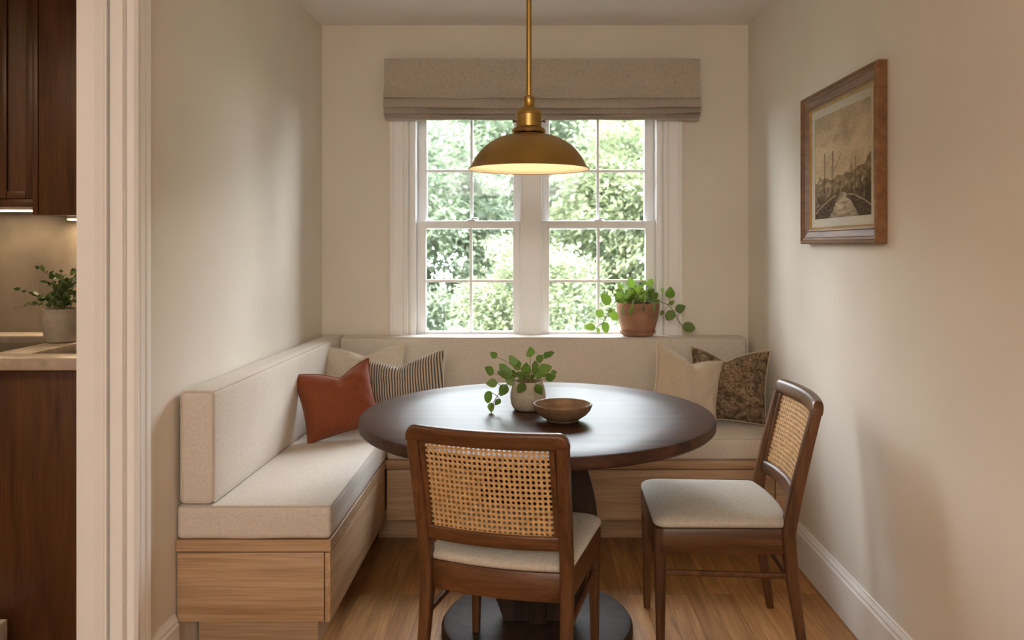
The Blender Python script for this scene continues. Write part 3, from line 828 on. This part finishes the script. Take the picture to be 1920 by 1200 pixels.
for cx, cy, sz, k in LV:
    dep = rr.uniform(-.045, .04)
    if cx < 480 and cy > 560: dep = -.045 + rr.uniform(-.01, .008)
    if cy > 620 and 560 < cx < 1000: dep = -.062
    c = cropxyz(cx, cy, 7.058, 880, 630, 990, 768, u, dep)
    ln = sz / 7.058 / u * 1.24
    root = V((rr.uniform(-.022, .022), rr.uniform(-.02, .02), .088))
    d = c - V((0, 0, .10)); d.y = 0
    if d.length < .01: d = V((0, 0, 1))
    d.normalize()
    if cy > 620: d = (d + V((0, 0, -1.6))).normalized()
    d = (d + V((rr.uniform(-.4, .4), rr.uniform(-.5, .1), rr.uniform(-.3, .4)))).normalized()
    b, tpp = c - d * ln * .5, c + d * ln * .5
    nrm = V((rr.uniform(-.5, .5), -1, rr.uniform(.1, .9)))
    leaf(bmL, b, tpp, nrm, ln * rr.uniform(.72, .9), kind='round' if k == 'r' else 'ovate', cup=rr.uniform(.05, .3), droop=rr.uniform(0, .2))
    if cx < 480 and cy > 560:
        a = min(vine, key=lambda p: (p - b).length); mid = (a + b) / 2
    else:
        a = root; mid = V((b.x * .45, b.y * .4, max(.105, b.z * .9)))
        if cy > 620: mid = V((b.x * .9, b.y * .75, .115))
    tube(bmS, bez(a, mid, b, 6), .0011, 5)
obj('foliage', bmL, M['leaf'], tp, ang=80); obj('stems', bmS, M['stem_brown'], tp)

# --- bowl
bw = thing('bowl', 'shallow turned wooden bowl beside the table plant', 'bowl', ((1055-1000)*2.60/F, 2.60, .7505))
bm = NB(); lathe(bm, [(0, 0), (.047, 0), (.052, .002), (.053, .006), (.060, .010), (.078, .022), (.090, .036), (.0955, .049), (.0965, .054), (.0945, .057), (.0905, .056), (.087, .050), (.078, .035), (.063, .021), (.040, .0145), (0, .013)], 72); obj('bowl_body', bm, M['bowl'], bw)

# --- window plant
sc_y = 4.055
ws = thing('plant_saucer', 'round terracotta saucer under the window plant', 'saucer', ((1195-1000)*sc_y/F, sc_y, .8645))
bm = NB(); lathe(bm, [(0, 0), (.072, 0), (.080, .004), (.090, .018), (.0915, .022), (.089, .023), (.084, .018), (.076, .009), (0, .009)], 48); obj('saucer_body', bm, M['terra'], ws)
wp = thing('potted_plant', 'trailing green plant in a terracotta pot on the window sill', 'plant', ((1196-1000)*sc_y/F, sc_y, .874))
u = F / sc_y
bm = NB(); lathe(bm, [(0, 0), (.068, 0), (.075, .004), (.083, .018), (.092, .045), (.1005, .080), (.106, .112), (.1085, .138), (.110, .152), (.108, .156), (.103, .155), (.100, .148), (.098, .136), (0, .136)], 56); obj('pot', bm, M['terra'], wp)
bm = NB(); lathe(bm, [(0, .144), (.05, .146), (.096, .141), (.096, .137), (0, .137)], 24); obj('soil', bm, M['soil'], wp)
LV = [(440,430,165,'r'),(345,650,115,'o'),(570,690,150,'r'),(205,865,135,'r'),(440,870,145,'r'),(330,920,70,'o'),(700,255,90,'o'),(860,195,140,'o'),(690,340,120,'o'),(975,320,140,'o'),(1170,195,115,'o'),(1195,340,110,'o'),(1175,430,105,'o'),(1425,330,160,'o'),(1455,485,78,'o'),(1585,570,135,'o'),(1425,685,140,'r'),(1720,865,160,'r'),(1300,290,55,'o'),(1300,640,70,'o'),(615,310,45,'o'),(1090,200,60,'o'),(1010,130,45,'o'),
      (760,420,110,'o'),(860,400,110,'o'),(940,420,120,'o'),(1040,430,110,'o'),(720,470,90,'o'),(1110,480,90,'o'),(890,330,90,'o'),(1060,370,100,'o'),(800,340,80,'o'),(1250,430,80,'o'),(660,450,80,'o'),(980,470,100,'o'),(520,600,70,'o'),(1230,370,70,'o'),
      (825,590,150,'l'),(1010,570,80,'l'),(1170,560,110,'l'),(690,600,90,'l')]
bmL, bmS = NB(), NB(); rr = random.Random(5)
LV += [(rr.uniform(640, 1260), rr.uniform(260, 500), rr.uniform(60, 110), 'o') for _ in range(22)]
def cp(cx, cy, d): return cropxyz(cx, cy, 8.348, 1080, 510, 1196, 628, u, d)
vl = [V((-.03, 0, .145)), cp(700, 400, -.04), cp(590, 490, -.06), cp(500, 600, -.075), cp(440, 740, -.08), cp(390, 800, -.085), cp(290, 880, -.085), cp(255, 860, -.085)]
vr = [V((.03, 0, .145)), cp(1180, 440, -.05), cp(1300, 480, -.075), cp(1400, 520, -.085), cp(1490, 630, -.09), cp(1550, 760, -.09), cp(1610, 835, -.09), cp(1650, 850, -.09)]
for v in (vl, vr): tube(bmS, v, .0020, 6)
for cx, cy, sz, k in LV:
    left, right = (cx < 600 and cy > 380), (cx > 1280)
    dep = rr.uniform(-.06, .045)
    if left: dep = -.08 + rr.uniform(-.015, .01)
    if right: dep = -.09 + rr.uniform(-.015, .01)
    if k == 'l': dep = -.118
    c = cp(cx, cy, dep); ln = sz / 8.348 / u * 1.25
    vine = vl if left else vr if right else None
    if vine:
        a = min(vine, key=lambda p: (p - c).length); d = c - a
    else: a = V((rr.uniform(-.03, .03), rr.uniform(-.03, .03), .145)); d = c - V((0, 0, .13))
    d.y *= .3
    if d.length < .004: d = V((.3, 0, 1))
    d.normalize()
    if k == 'l': d = V((rr.uniform(-.25, .25), -.1, -1)).normalized()
    else: d = (d + V((rr.uniform(-.3, .3), rr.uniform(-.4, .1), rr.uniform(-.3, .3)))).normalized()
    b, tpp = c - d * ln * .5, c + d * ln * .5
    nrm = V((rr.uniform(-.4, .4), -1, rr.uniform(0, .7)))
    if k == 'l': nrm = V((rr.uniform(-.3, .3), -1, .3))
    leaf(bmL, b, tpp, nrm, ln * (.30 if k == 'l' else rr.uniform(.72, .92)), kind={'r': 'round', 'l': 'long'}.get(k, 'ovate'), cup=rr.uniform(.05, .25), droop=rr.uniform(0, .15))
    mid = (a + b) / 2 if vine else V((b.x * .5, b.y * .5, max(.17, b.z)))
    if k == 'l': mid = V((b.x * .85, b.y * .85, .185))
    tube(bmS, bez(a, mid, b, 6), .0013, 5)
obj('foliage', bmL, M['leaf2'], wp, ang=80); obj('stems', bmS, M['stem'], wp)

# ------------------------------------------------------------------ kitchen beyond the doorway
KZ = .947
kc = thing('base_cabinet', 'dark wood kitchen cabinet end panel below the stone counter', 'cabinet', (-2.0, 3.0, 0))
bm = NB(); box(bm, -2.75, -1.30, 2.665, 2.685, .002, KZ-.042, .001); obj('end_panel', loc(bm, kc), M['cab'], kc)
bm = NB(); box(bm, -2.75, -1.30, 2.687, 3.44, .09, .70); obj('carcass', loc(bm, kc), M['cab'], kc, False)
kt = thing('countertop', 'taupe veined stone counter on the dark kitchen cabinet', 'countertop', (-2.0, 3.0, KZ-.04))
bm = NB()
for a in ((-2.78, -1.28, 2.64, 2.757), (-1.862, -1.735, 2.756, 3.301), (-2.78, -1.28, 3.30, 3.445), (-2.78, -2.45, 2.756, 3.301), (-1.36, -1.28, 2.756, 3.301)):
    box(bm, *a, KZ-.04, KZ, .0015)
obj('slab', loc(bm, kt), M['counter'], kt)
sk = thing('sink', 'dark sink basin sunk into the stone counter', 'sink', (-1.55, 3.0, .72))
bm = NB(); box(bm, -1.731, -1.364, 2.760, 3.297, .72, .724)
for a in ((-1.731, -1.725, 2.760, 3.297), (-1.370, -1.364, 2.760, 3.297), (-1.731, -1.364, 2.760, 2.766), (-1.731, -1.364, 3.291, 3.297)): box(bm, *a, .72, KZ-.042)
obj('basin', loc(bm, sk), M['steel'], sk, False)
ck = thing('cooktop', 'black glass cooktop set into the counter at far left', 'cooktop', (-2.15, 3.0, .92))
bm = NB(); box(bm, -2.447, -1.866, 2.760, 3.297, .92, KZ-.006, .002); obj('glass_top', loc(bm, ck), M['black'], ck)
def upper(label, x0, x1, y0, z0, door):
    t = thing('wall_cabinet', label, 'cabinet', ((x0+x1)/2, 3.4, z0))
    z1 = 2.36
    bm = NB(); box(bm, x0, x1, y0+.02, 3.448, z0, z1, .001); obj('body', loc(bm, t), M['cab'], t)
    if door:
        d = NB(); f = .030
        for a in ((x0, x0+f, z0+.035, z1), (x1-f, x1, z0+.035, z1), (x0+f, x1-f, z0+.035, z0+.035+f), (x0+f, x1-f, z1-f, z1)):
            box(d, a[0]+.001, a[1]-.001, y0, y0+.019, a[2], a[3], .0015)
        box(d, x0+f, x1-f, y0+.010, y0+.017, z0+.06, z1-.02)
        obj('door', loc(d, t), M['cab'], t)
        d = NB(); box(d, x0+.001, x1-.001, y0+.004, y0+.019, z0, z0+.032, .001); obj('light_rail', loc(d, t), M['cab'], t)
    else:
        d = NB(); box(d, x0+.001, x0+.022, y0-.003, y0+.0195, z0, z1, .0015); obj('stile', loc(d, t), M['cab'], t)
        d = NB(); box(d, x0+.024, x1-.001, y0, y0+.0195, z0, z1, .0015); obj('door', loc(d, t), M['cab'], t)
    return t
upper('dark wood wall cabinet with a plain flat front, beside the doorway', -2.003, -1.45, 3.20, 1.4415, False)
upper('dark wood wall cabinet with a framed door at far left', -2.178, -2.041, 3.262, 1.476, True)
upper('dark wood wall cabinet on the far side of the framed door cabinet', -2.60, -2.181, 3.262, 1.476, True)
def strip(label, x0, x1, y0, y1, z, en):
    t = thing('under_cabinet_light', label, 'light', ((x0+x1)/2, (y0+y1)/2, z))
    bm = NB(); box(bm, x0, x1, y0, y1, z-.012, z, .002); obj('housing', loc(bm, t), M['white_metal'], t)
    bm = NB(); box(bm, x0+.004, x1-.004, y0-.002, y1-.008, z-.016, z-.0115, .001); obj('diffuser', loc(bm, t), M['led'], t)
    ld = bpy.data.lights.new('strip_glow', 'AREA'); ld.shape = 'RECTANGLE'; ld.size = x1 - x0; ld.size_y = .03; ld.energy = en; ld.color = (1, .72, .42)
    lo = bpy.data.objects.new('strip_glow', ld); C.objects.link(lo); lo.parent = t; lo.location = (0, 0, -.02)
strip('warm light strip under the framed wall cabinet', -2.40, -2.06, 3.30, 3.36, 1.476, .6)
strip('warm light strip under the flat fronted wall cabinet', -1.955, -1.60, 3.35, 3.41, 1.4415, 4.0)
kp = thing('potted_plant', 'leafy green plant in a grey pot on the kitchen counter', 'plant', ((116-1000)*3.09/F, 3.09, KZ + .0005))
u = F / 3.09
bm = NB(); lathe(bm, [(0, 0), (.048, 0), (.054, .004), (.062, .03), (.0665, .07), (.067, .10), (.065, .118), (.0665, .124), (.066, .129), (.062, .129), (.060, .118), (.060, .112), (0, .112)], 40); obj('pot', bm, M['kpot'], kp)
bm = NB(); lathe(bm, [(0, .116), (.03, .118), (.0590, .115), (.0590, .1125), (0, .1125)], 20); obj('soil', bm, M['soil'], kp)
bmL, bmS = NB(), NB(); rr = random.Random(21)
tips = [(150,865),(240,860),(62,990),(72,932),(190,880),(110,945),(160,905),(215,905),(255,900),(130,965),(180,950),(225,940),(250,960),(205,965),(165,975),(235,885),(285,915),(300,950),(280,885),(200,930)]
for cx, cy in tips:
    c = cropxyz(cx, cy, 1.7147, 0, 0, 116, 641, u, rr.uniform(-.06, .06))
    a = V((rr.uniform(-.03, .03), rr.uniform(-.03, .03), .115))
    path = bez(a, V((a.x*.7 + c.x*.3, a.y + c.y*.3, max(a.z + .05, c.z * .8 + .02))), c, 8)
    tube(bmS, path, [.0018 - .0001*i for i in range(9)], 5)
    for i in range(2, 9):
        for s in ((-1, 1) if i < 8 else (0,)):
            if rr.random() < .15: continue
            p = path[i]; tt = (path[min(8, i+1)] - path[i-1]).normalized()
            sd = V((rr.uniform(-1, 1), rr.uniform(-1, 1), rr.uniform(-.3, .5))).normalized()
            d = (tt * .6 + sd * .8).normalized() if s else tt
            ln = rr.uniform(.020, .034)
            leaf(bmL, p + d*.004, p + d * ln, V((rr.uniform(-.6, .6), -.7, .7)), ln * .66, cup=.2, droop=.1)
obj('foliage', bmL, M['leaf3'], kp, ang=80); obj('stems', bmS, M['stem'], kp)
st = thing('stone_plinth', 'low pale marble block in front of the dark cabinet panel', 'plinth', (-1.95, 2.56, 0))
bm = NB(); box(bm, -2.25, -1.728, 2.46, 2.63, .001, .092, .003); obj('block', loc(bm, st), M['marble'], st)

# ------------------------------------------------------------------ garden beyond the window
bm = NB(); box(bm, -30, 30, 4.6, 45, -.75, -.65); struct('ground', bm, M['lawn'], 'pale green lawn beyond the window', 'ground')
def crown_mesh(name, seed, rx, ry, rz, nclus, nleaf, size, m):
    rr = random.Random(seed); bm = NB()
    for _ in range(nclus):
        while True:
            p = V((rr.uniform(-1, 1), rr.uniform(-1, 1), rr.uniform(-1, 1)))
            if .35 < p.length < 1: break
        c = V((p.x*rx, p.y*ry, p.z*rz)); cr = rr.uniform(.16, .34)
        out = p.normalized()
        for _ in range(nleaf):
            q = c + V((rr.gauss(0, 1), rr.gauss(0, 1), rr.gauss(0, .6))) * cr * .5
            d = (out * .8 + V((rr.uniform(-1, 1), rr.uniform(-1, 1), rr.uniform(-.9, .5)))).normalized()
            n = V((rr.uniform(-.7, .7), rr.uniform(-.9, .3), 1)); n = (n - d * n.dot(d)).normalized(); s = d.cross(n)
            l = size * rr.uniform(.6, 1.25); w = l * rr.uniform(.38, .55)
            a, b, e, f = q, q + d*l*.5 + s*w/2, q + d*l - n*l*.12, q + d*l*.5 - s*w/2
            bm.faces.new([bm.verts.new(x) for x in (a, b, e, f)])
    me = bpy.data.meshes.new(name); bm.to_mesh(me); bm.free(); me.materials.append(m); return me
cA = crown_mesh('crown', 1, 1.35, 1.2, 1.5, 290, 92, .105, M['tree1'])
cB = crown_mesh('crown', 2, 1.5, 1.3, 1.7, 290, 92, .11, M['tree2'])
cS = crown_mesh('crown', 3, 1.05, .9, 1.05, 250, 88, .08, M['tree2'])
cT = crown_mesh('crown', 4, 1.05, .9, 1.05, 250, 88, .08, M['tree1'])
def plant_tree(x, y, ztop, me, sc, cat, nm, label, group, rot):
    t = thing(nm, label, cat, (x, y, -.65), (0, 0, rot), group)
    o = bpy.data.objects.new('crown', me); C.objects.link(o); o.parent = t
    rz = 1.05 if me in (cS, cT) else 1.5 if me is cA else 1.7
    o.scale = (sc, sc, sc); cz = ztop + .65 - rz * sc; o.location = (0, 0, cz)
    bm = NB(); rr = random.Random(int(x * 100 + y * 7))
    top = cz + rz * sc * .3
    tube(bm, [(0, 0, -.02), (.03, 0, top * .4), (-.02, .05, top * .75), (.02, 0, top)], [.10 * sc, .08 * sc, .06 * sc, .02], 8)
    for k in range(6):
        a = k * 1.05 + rr.random(); z0 = top * rr.uniform(.45, .85)
        tube(bm, [(0, .02, z0), (math.cos(a)*.4*sc, math.sin(a)*.4*sc, z0 + .4*sc), (math.cos(a)*.85*sc, math.sin(a)*.85*sc, z0 + .7*sc)], [.035*sc, .022*sc, .008], 6)
    obj('trunk', bm, M['bark'], t)
GS, GT = 'shrubs beyond the window', 'trees beyond the window'
LS1, LS2 = 'dense green shrub growing low beyond the window', 'pale leafy shrub growing low beyond the window'
LT1, LT2 = 'pale leafy tree standing behind the shrubs outside', 'darker leafy tree standing behind the shrubs outside'
for i, (x, y, zt, me, sz) in enumerate(((-2.1, 8.2, 1.55, cS, .80), (0, 8.0, 1.35, cT, .80), (2.1, 8.2, 1.5, cS, .80), (-4.4, 8.4, 1.7, cT, .85), (4.4, 8.4, 1.7, cT, .85))):
    d = me is cS
    plant_tree(x, y, zt, me, sz, 'shrub', 'shrub', LS1 if d else LS2, GS + (' dark' if d else ' pale'), i * 1.7)
for i, (x, y, zt, me, sz) in enumerate(((-1.75, 11.2, 3.2, cB, .95), (1.75, 11.4, 3.4, cA, 1.08), (-5.6, 11.5, 3.9, cA, 1.1), (5.6, 11.5, 3.9, cB, 1.0), (.1, 15.6, 5.0, cB, 1.35), (-5.1, 15.8, 5.2, cA, 1.4), (5.3, 15.8, 5.2, cA, 1.4), (-3.5, 22.5, 7.2, cB, 1.9), (3.6, 22.5, 7.0, cA, 2.0), (-10.6, 22.5, 7.4, cA, 1.95), (10.8, 22.5, 7.4, cB, 1.9), (.2, 30, 8.6, cB, 2.6), (-8.8, 31, 9, cA, 2.7), (9.2, 31, 9, cA, 2.7))):
    d = me is cB
    plant_tree(x, y, zt, me, sz, 'tree', 'tree', LT2 if d else LT1, GT + (' dark' if d else ' pale'), i * 2.3)

# small pieces hang under the part they belong to
for sub, par in (('cane_bead', 'cane_panel'), ('gilt_lip', 'frame'), ('thumb_screw', 'socket_cap'), ('shade_lining', 'lamp_shade'), ('soil', 'pot'), ('piping', 'cushion_cover'), ('piping', 'pillow_cover'), ('diffuser', 'housing')):
    for o in list(C.objects):
        if o.name.split('.')[0] == sub and o.parent:
            for q in o.parent.children:
                if q.name.split('.')[0] == par: o.parent = q; break

# ------------------------------------------------------------------ light
w = bpy.data.worlds.new('World'); bpy.context.scene.world = w; w.use_nodes = True
nt = w.node_tree; bg = nt.nodes['Background']
tc = N(nt, 'ShaderNodeTexCoord'); sp = N(nt, 'ShaderNodeSeparateXYZ'); L(nt, tc, 'Generated', sp, 0)
r = ramp(nt, [(0, (.84, .88, .92)), (.5, (.86, .92, 1)), (1, (.82, .90, 1))]); L(nt, sp, 'Z', r, 0); L(nt, r, 0, bg, 0)
bg.inputs[1].default_value = 29
sd = bpy.data.lights.new('sun', 'SUN'); sd.energy = 17; sd.angle = .15; sd.color = (1, .95, .84)
so = bpy.data.objects.new('sun', sd); C.objects.link(so); so.rotation_euler = Euler((math.radians(46), 0, math.radians(-12)))
def area(name, locn, rot, sx, sy, e, col, portal=False):
    ld = bpy.data.lights.new(name, 'AREA'); ld.shape = 'RECTANGLE'; ld.size = sx; ld.size_y = sy; ld.energy = e; ld.color = col
    if portal: ld.cycles.is_portal = True
    o = bpy.data.objects.new(name, ld); C.objects.link(o); o.location = locn; o.rotation_euler = rot; return o
area('window_portal', (.013, 4.30, 1.43), (-PI/2, 0, 0), 1.30, 1.26, 1, (1, 1, 1), True)
# large soft fill light added behind the viewer to brighten the nook
area('room_fill_light', (-.45, -1.9, 2.38), (math.radians(28), 0, math.radians(-6)), 2.2, 1.6, 172, (1, .945, .865))
area('kitchen_fill_light', (-2.6, 1.6, 2.42), (0, 0, 0), .6, .6, 19, (1, .76, .50))  # unseen fill, added to bring up the dark kitchen
pd = bpy.data.lights.new('bulb_light', 'POINT'); pd.energy = 2.0; pd.color = (1, .66, .38); pd.shadow_soft_size = .03
po = bpy.data.objects.new('bulb_light', pd); C.objects.link(po); po.parent = pl; po.location = (0, 0, .03)

# ------------------------------------------------------------------ camera
cd = bpy.data.cameras.new('camera'); cam = bpy.data.objects.new('camera', cd); C.objects.link(cam)
cam.location = (0, 0, EYE); cam.rotation_euler = (PI/2, 0, 0)
cd.sensor_width = 36; cd.lens = 36 * F / 1920; cd.shift_x = -40/1920; cd.shift_y = -140/1920
cd.clip_start = .05; cd.dof.use_dof = True; cd.dof.focus_distance = 2.75; cd.dof.aperture_fstop = 3.4
s = bpy.context.scene; s.camera = cam
s.view_settings.view_transform = 'Standard'; s.view_settings.look = 'None'; s.view_settings.gamma = 1; s.view_settings.exposure = .12
s.view_settings.use_curve_mapping = False
s.cycles.max_bounces = 12; s.cycles.diffuse_bounces = 6; s.cycles.transparent_max_bounces = 16; s.cycles.caustics_reflective = False; s.cycles.caustics_refractive = False
